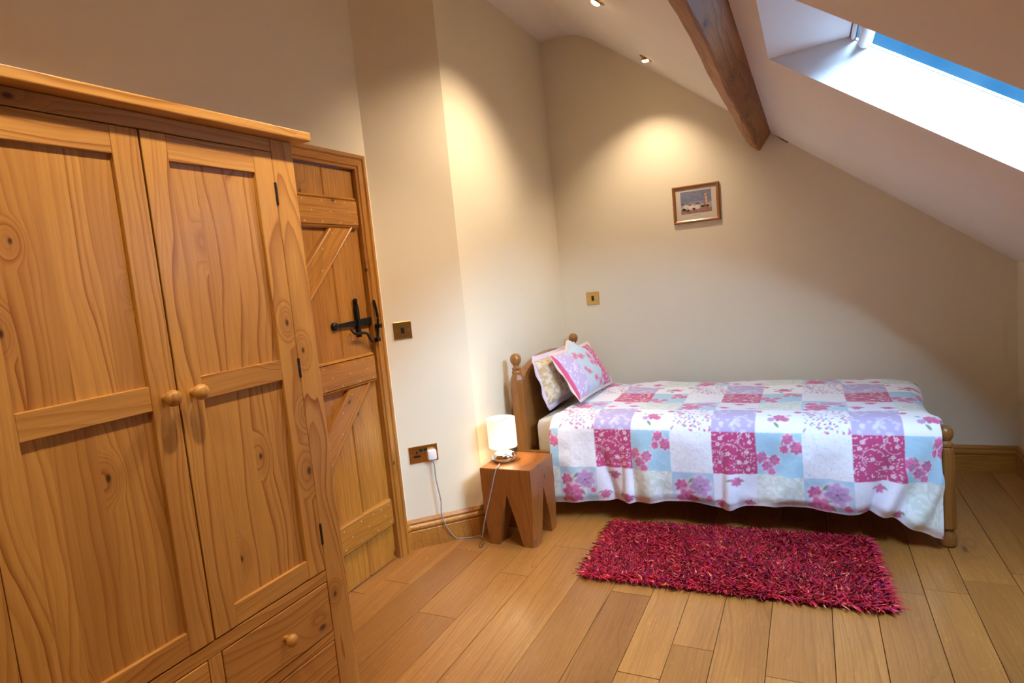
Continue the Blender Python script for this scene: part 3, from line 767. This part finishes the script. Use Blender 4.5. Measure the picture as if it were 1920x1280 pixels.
def patches():
    R = np.random.default_rng(5); T = {}
    PK, PD, LI, LD = (214, 108, 160), (182, 46, 112), (198, 158, 206), (150, 90, 160)
    # crimson pink with white vines
    C = base((196, 70, 122))
    for k in range(5):
        x0, y0, r, a0 = R.random(), R.random(), R.uniform(.14, .26), R.random() * 6
        stroke(C, [(x0 + r * math.cos(a0 + t), y0 + r * math.sin(a0 + t)) for t in np.linspace(0, 3.6, 14)], .009, L(236, 214, 226), .85)
    for k in range(135):
        ell(C, R.random(), R.random(), R.uniform(.022, .038), .011, R.random() * 3.14, L(240, 222, 232), .4, .95)
    for k in range(11):
        x0, y0 = R.uniform(.08, .92, 2)
        for a in range(5): ell(C, x0 + .032 * math.cos(a * 1.257), y0 + .032 * math.sin(a * 1.257), .024, .018, a * 1.257, L(242, 230, 238), .4)
        ell(C, x0, y0, .014, .014, 0, L(205, 110, 150), .5)
    T['pink'] = C
    # big blooms on pale blue
    C = base((178, 208, 228)); ell(C, .40, .45, .42, .40, .4, L(226, 228, 238), .4, .8)
    rose(C, .22, .64, .19, PK, PD, R); rose(C, .68, .66, .29, LI, LD, R); rose(C, .34, .28, .30, PK, PD, R)
    for a in ((.45, .78, .10, .9), (.60, .30, .09, -.8), (.52, .48, .07, .2)): leaf(C, *a, R)
    rose(C, .88, .36, .09, PK, PD, R); rose(C, .10, .10, .08, PK, PD, R)
    T['bloom'] = C
    # white sprinkled with little roses
    C = base((234, 232, 244))
    for k in range(160): ell(C, R.random(), R.random(), .008, .008, 0, L(190, 182, 212), .5, .6)
    for x0, y0, r in ((.50, .80, .13), (.18, .26, .12), (.82, .24, .12)):
        leaf(C, x0 - r, y0 + .05, .07, .6, R); leaf(C, x0 + r, y0 + .03, .07, -.6, R); rose(C, x0, y0, r, PK, PD, R, False)
    T['sprig'] = C
    # pale green lace
    C = base((228, 232, 230)); nz_ = smooth_noise((TN, TN), 16, 8)[..., None]
    C = C * (1 - .55 * (nz_ > .52)) + L(196, 208, 190) * .55 * (nz_ > .52)
    for k in range(110): ell(C, R.random(), R.random(), R.uniform(.015, .035), .012, R.random() * 3.14, L(226, 228, 224), .5, .8)
    T['lace'] = C
    # sky blue with clusters
    C = base((172, 210, 230))
    for x0, y0, r in ((.10, .40, .16), (.24, .20, .16), (.40, .36, .14), (.34, .06, .10)): rose(C, x0, y0, r, PK, LD, R)
    for x0, y0, r in ((.70, .86, .14), (.88, .68, .16), (.62, .64, .11)): rose(C, x0, y0, r, PK if r > .1 else LI, PD, R)
    for a in ((.40, .46, .06, .9), (.16, .52, .06, 2.0), (.80, .60, .05, .2), (.58, .78, .05, 1.2)): leaf(C, *a, R)
    T['sky'] = C
    # white on white
    C = base((240, 240, 246))
    for k in range(190): ell(C, R.random(), R.random(), R.uniform(.012, .026), .008, R.random() * 3.14, L(204, 198, 228), .5, .85)
    T['white'] = C
    # ditsy
    C = base((240, 238, 246))
    for k in range(120):
        c = [(206, 84, 140), (196, 120, 176), (150, 188, 210), (214, 110, 150), (160, 120, 190)][k % 5]
        ell(C, R.random(), R.random(), R.uniform(.022, .046), R.uniform(.02, .036), R.random() * 3, L(*c), .4, .9)
    for k in range(40): ell(C, R.random(), R.random(), .018, .008, R.random() * 3, L(150, 170, 160), .4, .7)
    T['ditsy'] = C
    # lilac lace
    C = base((190, 176, 216))
    for k in range(46):
        x0, y0 = R.random(2)
        for a in range(5): ell(C, x0 + .030 * math.cos(a * 1.257 + k), y0 + .030 * math.sin(a * 1.257 + k), .026, .020, a * 1.257 + k, L(226, 222, 240), .5, .85)
    T['lilac'] = C
    # cream with one spray
    C = base((244, 244, 248))
    leaf(C, .46, .18, .10, -.9, R); leaf(C, .72, .52, .08, .3, R); leaf(C, .30, .55, .07, 2.6, R)
    rose(C, .52, .42, .16, PK, PD, R, False); rose(C, .34, .34, .09, LI, LD, R, False); rose(C, .66, .34, .09, PK, PD, R, False); rose(C, .92, .80, .10, PK, PD, R, False); rose(C, .06, .78, .08, PK, PD, R, False)
    T['cream'] = C
    return T
PT = patches()
# rows (from the hem up) x columns; each tile's row index grows upward
LAY = [['bloom', 'sprig', 'lace'], ['white', 'pink', 'sky'], ['ditsy', 'lilac', 'cream']]
TILE = np.concatenate([np.concatenate([PT[n] for n in row], 1) for row in LAY], 0)
def sample(T, u, v):
    """bilinear look-up, u and v in patches (3 x 3 repeat)"""
    H_, W_ = T.shape[:2]
    x = (u % 3) / 3 * W_ - .5; y = (v % 3) / 3 * H_ - .5
    xi = np.floor(x).astype(int); yi = np.floor(y).astype(int); fx_ = (x - xi)[..., None]; fy = (y - yi)[..., None]
    g = lambda a, b: T[a % H_, b % W_]
    return g(yi, xi) * (1 - fx_) * (1 - fy) + g(yi, xi + 1) * fx_ * (1 - fy) + g(yi + 1, xi) * (1 - fx_) * fy + g(yi + 1, xi + 1) * fx_ * fy
PSZ = .2050

# ------------------------------------------------------------------ duvet
def sstep(a, b, x): t = np.clip((x - a) / (b - a), 0, 1); return t * t * (3 - 2 * t)
def duvet():
    NU, NV = 500, 400
    U0, U1 = -1.345, .530
    us = np.linspace(U0, U1, NU)
    hem = np.interp(us, [-1.34, -1.12, -.893, -.72, -.55, -.42, -.36, -.205, -.05, .10, .221, .28, .36, .45, .54], [.100, .118, .128, .150, .150, .128, .132, .168, .158, .150, .160, .150, .105, .068, .062])
    ker = np.hanning(25); ker /= ker.sum()
    hem = np.convolve(np.pad(hem, 12, 'edge'), ker, 'valid')
    # cross-section by arc length: up the front, over the edge, across the top, down behind
    sec = [(3.088, -.10), (3.088, .14), (3.091, .40), (3.098, .49), (3.115, .535), (3.150, .562), (3.21, .575), (3.30, .578), (3.50, .572), (3.70, .576), (3.90, .582), (4.03, .581), (4.10, .570), (4.135, .54), (4.142, .50), (4.144, .44)]
    sp = np.array([tuple(p) for p in catmull([(a, b, 0) for a, b in sec], 12)])[:, :2]
    al = np.concatenate([[0], np.cumsum(np.linalg.norm(np.diff(sp, axis=0), axis=1))])
    v0 = np.interp(.14, sp[:60, 1], al[:60]); al = al - v0
    V1 = al[-1]
    t = np.linspace(0, 1, NV)
    hv = hem - .14
    Vv = hv[None, :] + (V1 - hv[None, :]) * t[:, None]
    Uu = np.ones((NV, 1)) * us[None, :]
    Yc = np.interp(Vv, al, sp[:, 0]); Zc = np.interp(Vv, al, sp[:, 1])
    front = 1 - sstep(.30, .46, Vv)            # 1 on the hanging side
    top = sstep(.46, .62, Vv)
    X = Uu.copy()
    # head end: rolled edge
    he = sstep(.035, 0, Uu - U0)
    Zc -= top * he * .030
    # foot end: rounds over inside the footboard
    E0 = .430 + .035 * sstep(3.6, 4.0, Yc)
    d = np.clip(Uu - E0, 0, None)
    xr = E0 + .052 * np.sin(np.minimum(d / .060, 1.5)); zr = .060 * (1 - np.cos(np.minimum(d / .060, 1.65)))
    X = X * (1 - top * (d > 0)) + xr * top * (d > 0)
    Zc -= zr * top
    X = np.where(d > 0, X * (1 - front) + (E0 + d * .50) * front, X)
    mid = (1 - front) * (1 - top)
    X = np.where(d > 0, np.minimum(X, .485 + .035 * sstep(3.6, 4.0, Yc)), X)
    # folds on the hanging side, stronger towards the hem
    hang = front * sstep(.42, 0.0, Vv)
    def fold(c, w, amp, lean): return amp * np.exp(-((Uu - c - lean * (Vv - .1)) / w) ** 2)
    F = fold(-1.22, .05, .012, 0) + fold(-1.02, .035, -.020, -.25) + fold(-.915, .018, .016, .0) + fold(-.80, .05, .022, -.1) + fold(-.62, .06, -.010, -.15) + fold(-.40, .022, .020, .05) \
        + fold(-.30, .05, -.016, .5) + fold(-.17, .045, .020, .55) + fold(-.02, .05, -.012, .5) + fold(.13, .05, .012, .1) + fold(.225, .03, -.024, .35) + fold(.285, .03, .022, .45) + fold(.36, .05, -.012, .6) + fold(.44, .04, .016, .7)
    Yc -= hang * F * 1.7
    Yc -= front * .010 * np.sin(Uu * 9 + 1)
    # the hem tucks in slightly
    Yc += front * .016 * sstep(.05, 0, Vv - hv[None, :])
    # soft quilting lumps on the top
    nb = smooth_noise((NV, NU), 9, 21) - .5; nb2 = smooth_noise((NV, NU), 26, 22) - .5
    nb2 = nb2
    Zc += top * (nb * .016 + nb2 * .005)
    Yc -= front * (nb * .012 + nb2 * .006)
    C = sample(TILE, (Uu + 1.090) / PSZ + 1, (Vv + .030) / PSZ)
    rim = sstep(.012, .004, Vv - hv[None, :])[..., None]
    C = C * (1 - .5 * rim) + L(232, 214, 226) * .5 * rim
    g = attr_mat('patchwork_cotton', .85, .25)
    tc = g.n('TexCoord'); wv_ = g.n('TexNoise', Vector=tc.outputs['Object'], Scale=28.0, Detail=3.0)
    g.bump(wv_.outputs[0], .45, .008)
    o = grid_mesh('duvet', np.stack([X, Yc, Zc], -1), C, g.m)
    so_ = o.modifiers.new('thickness', 'SOLIDIFY'); so_.thickness = .012; so_.offset = -1
    tag(o, 'pink and blue patchwork floral duvet spread over the bed', 'duvet')
    return g.m
COTTON = duvet()

# ------------------------------------------------------------------ pillows
def pillow(name, corners, thick, colf, label, flange=None, peak=0.0, n=110, m_=80, pinch=.02):
    """corners: near-bottom, far-bottom, far-top, near-top (the mid-plane rectangle)"""
    nb_, fb, ft, nt_ = [np.array(c, float) for c in corners]
    root = empty(name, tuple((nb_ + fb) / 2)); tag(root, label, 'pillow', 'pillows against the headboard')
    org = (nb_ + fb) / 2
    a = np.linspace(0, 1, n)[:, None] * np.ones((1, m_)); b = np.ones((n, 1)) * np.linspace(0, 1, m_)[None]
    A, B = 2 * a - 1, 2 * b - 1
    aa = a - A * pinch * (1 - B ** 2) ; bb = b - B * pinch * 1.4 * (1 - A ** 2)
    P = (nb_ * ((1 - aa) * (1 - bb))[..., None] + fb * (aa * (1 - bb))[..., None] + ft * (aa * bb)[..., None] + nt_ * ((1 - aa) * bb)[..., None])
    nrm = np.cross(fb - nb_, nt_ - nb_); nrm /= np.linalg.norm(nrm)
    up = (nt_ - nb_) / np.linalg.norm(nt_ - nb_)
    if nrm[0] < 0: nrm = -nrm
    prof = (1 - np.abs(A) ** 2.6) ** .55 * (1 - np.abs(B) ** 2.6) ** .55
    lump = 1 + .18 * (smooth_noise((n, m_), 5, 31) - .5)
    if peak:
        P = P + up * (peak * np.exp(-((a - .56) / .10) ** 2) * b ** 3)[..., None]
    th = (thick * prof * lump)[..., None]
    wr_ = .004 * (smooth_noise((n, m_), 18, 33) - .5)[..., None]
    F = P + nrm * (th * .55 + wr_) ; Bk = P - nrm * th * .45
    C = colf(a, b)
    o1 = grid_mesh('front_cover', F - org, C, COTTON, root)
    o2 = grid_mesh('back_cover', Bk - org, np.ones_like(C) * L(214, 206, 220), COTTON, root)
    if flange:
        w, col = flange
        lp = []
        for k in range(n): lp.append((P[k, 0], -up))
        for k in range(m_): lp.append((P[-1, k], (fb - nb_) / np.linalg.norm(fb - nb_)))
        for k in range(n - 1, -1, -1): lp.append((P[k, -1], up))
        for k in range(m_ - 1, -1, -1): lp.append((P[0, k], -(fb - nb_) / np.linalg.norm(fb - nb_)))
        q = len(lp); G0 = np.array([p for p, d in lp]); G1 = np.array([p + d * w + nrm * .006 * math.sin(i * .17) for i, (p, d) in enumerate(lp)])
        thk = nrm * .002
        PP = np.stack([G0 + thk, G1 + thk, G1 - thk, G0 - thk], 0)
        PP = np.concatenate([PP, PP[:, :1]], 1)
        grid_mesh('border', PP - org, np.ones((4, q + 1, 3)) * L(*col), COTTON, root)
    return root
def beige(a, b):
    nz_ = smooth_noise(a.shape, (34, 14), 41)[..., None]; n2 = smooth_noise(a.shape, (60, 26), 42)[..., None]
    w = np.clip((nz_ * .6 + n2 * .4 - .42) / .2, 0, 1)
    return L(216, 204, 180) * (1 - w) + L(194, 168, 128) * w
pillow('pillow', [(-1.425, 3.285, .607), (-1.425, 4.00, .600), (-1.495, 4.00, .87), (-1.495, 3.285, .875)], .135, beige,
       'cream mottled pillow standing upright against the headboard', (.030, (214, 200, 220)))
def patch_pillow(a, b):
    C = np.zeros(a.shape + (3,))
    pinkT, skyT, lilT, spr = PT['pink'], PT['sky'], PT['lilac'], PT['cream']
    def tile(T, u, v): return T[(np.floor(v * TN).astype(int)) % TN, (np.floor(u * TN).astype(int)) % TN]
    v = b * .44 / PSZ
    u = a * .66 / PSZ
    C[:] = tile(lilT, u, v)
    m = a < .032; C[m] = L(206, 84, 128)
    m = (a > .27) & (a < .70); C[m] = L(186, 206, 222)
    m = a > .70; C[m] = tile(pinkT, u, v)[m]
    m = a > .955; C[m] = L(222, 218, 224)
    R = np.random.default_rng(3)
    asp = .66 / .44
    for cx, cy, r in ((.36, .83, .060), (.44, .74, .055), (.30, .78, .04), (.60, .66, .06), (.66, .50, .06), (.58, .52, .04), (.36, .46, .05), (.40, .38, .05), (.50, .20, .055), (.60, .09, .06), (.68, .17, .05), (.86, .12, .05), (.78, .35, .04), (.60, .93, .05)):
        for k in range(5):
            an = k * 1.257 + cx * 9
            d = np.hypot((a - cx) * asp - r * .8 * math.cos(an), (b - cy) - r * .8 * math.sin(an)) / (r * .75)
            w = np.clip((1 - d) / .4, 0, 1)[..., None] * .85
            C = C * (1 - w) + L(216, 112 + 20 * (k % 2), 160) * w
        d = np.hypot((a - cx) * asp, b - cy) / (r * .5); w = np.clip((1 - d) / .5, 0, 1)[..., None] * .85; C = C * (1 - w) + L(170, 40, 100) * w
        d = np.hypot(((a - cx) * asp - r * 1.3) / 1.6, (b - cy) + r * .8) / (r * .38); w = np.clip((1 - d) / .5, 0, 1)[..., None] * .8; C = C * (1 - w) + L(120, 146, 112) * w
    return C
pillow('pillow', [(-1.250, 3.345, .628), (-1.235, 3.955, .622), (-1.380, 3.955, .885), (-1.412, 3.345, .895)], .110, patch_pillow,
       'pink and blue floral patchwork pillow leaning in front of the cream one', (.018, (226, 204, 200)), peak=.055)

# ------------------------------------------------------------------ shaggy rug
def rug():
    c = np.array([(-.985, 2.468), (.232, 2.512), (.192, 3.145), (-1.005, 3.070)])
    ctr = c.mean(0)
    root = empty('shaggy_rug', (ctr[0], ctr[1], 0))
    tag(root, 'crimson shaggy rug on the wooden floor beside the bed', 'rug')
    vv = [((x - ctr[0]) * .985, (y - ctr[1]) * .97, z) for z in (.0015, .007) for x, y in c]
    mesh_obj('backing', vv, [(0, 1, 2, 3), (4, 5, 6, 7), (0, 1, 5, 4), (1, 2, 6, 5), (2, 3, 7, 6), (3, 0, 4, 7)], plain('rug_backing', (.05, .006, .014), .95), root)
    N = 24000
    R = np.random.default_rng(9)
    s, t = R.random(N), R.random(N)
    B = c[0] * ((1 - s) * (1 - t))[:, None] + c[1] * (s * (1 - t))[:, None] + c[2] * (s * t)[:, None] + c[3] * ((1 - s) * t)[:, None] - ctr
    # tufts lean in shared drifts
    ang = R.random(N) * 6.283; drift = np.sin(B[:, 0] * 7 + 2 * np.sin(B[:, 1] * 6)) * 1.5
    ang = np.where(R.random(N) < .45, drift + R.normal(0, .8, N), ang)
    edge = np.minimum(np.minimum(s, 1 - s) * 1.2, np.minimum(t, 1 - t) * .65)
    Ln = R.uniform(.026, .048, N); lean = R.uniform(.45, 1.2, N)
    out = np.where(np.minimum(s, 1 - s) * 1.2 < np.minimum(t, 1 - t) * .65, np.where(s < .5, math.pi, 0.0), np.where(t < .5, -math.pi / 2, math.pi / 2))
    ang = np.where((edge < .022) & (R.random(N) < .75), out + R.normal(0, .6, N), ang)
    dx, dy = np.cos(ang), np.sin(ang)
    w = R.uniform(.0028, .0046, N)
    V = np.zeros((N, 9, 3)); 
    for k, (f, wid) in enumerate(((0, .8), (.55, 1.0), (1.0, .35))):
        h = Ln * (f - (.42 * lean + np.where(edge < .022, .30, 0)) * f * f); o_ = Ln * lean * f * f * .95 + Ln * .12 * f * lean
        cx, cy, cz = B[:, 0] + dx * o_, B[:, 1] + dy * o_, .006 + h
        for q in range(3):
            a = q * 2.094 + ang
            V[:, k * 3 + q, 0] = cx + np.cos(a) * w * wid; V[:, k * 3 + q, 1] = cy + np.sin(a) * w * wid; V[:, k * 3 + q, 2] = cz + (np.sin(a + 1) * w * wid * .5 if f else 0)
    fq = []
    for k in range(2):
        for q in range(3): fq.append((k * 3 + q, k * 3 + (q + 1) % 3, k * 3 + 3 + (q + 1) % 3, k * 3 + 3 + q))
    fq = np.array(fq); F = (fq[None] + (np.arange(N) * 9)[:, None, None]).reshape(-1, 4)
    me = bpy.data.meshes.new('pile'); me.vertices.add(N * 9); me.vertices.foreach_set('co', V.reshape(-1).astype(np.float32))
    me.loops.add(F.size); me.loops.foreach_set('vertex_index', F.reshape(-1).astype(np.int32))
    me.polygons.add(len(F)); me.polygons.foreach_set('loop_start', np.arange(0, F.size, 4, dtype=np.int32)); me.update(calc_edges=True)
    pal = np.array([L(212, 12, 48), L(180, 8, 38), L(226, 36, 60), L(184, 22, 98), L(250, 126, 100), L(130, 3, 26), L(240, 72, 78)])
    pick = R.choice(len(pal), N, p=[.26, .20, .17, .10, .08, .11, .08])
    col = pal[pick] * R.uniform(.8, 1.2, (N, 1))
    Cc = np.repeat(col[:, None, :], 9, 1)
    ca = me.color_attributes.new('Col', 'FLOAT_COLOR', 'POINT')
    ca.data.foreach_set('color', np.concatenate([Cc.reshape(-1, 3), np.ones((N * 9, 1))], 1).astype(np.float32).reshape(-1))
    o = link('pile', me, attr_mat('wool_pile', .75).m, root, True); o['kind'] = 'stuff'
rug()
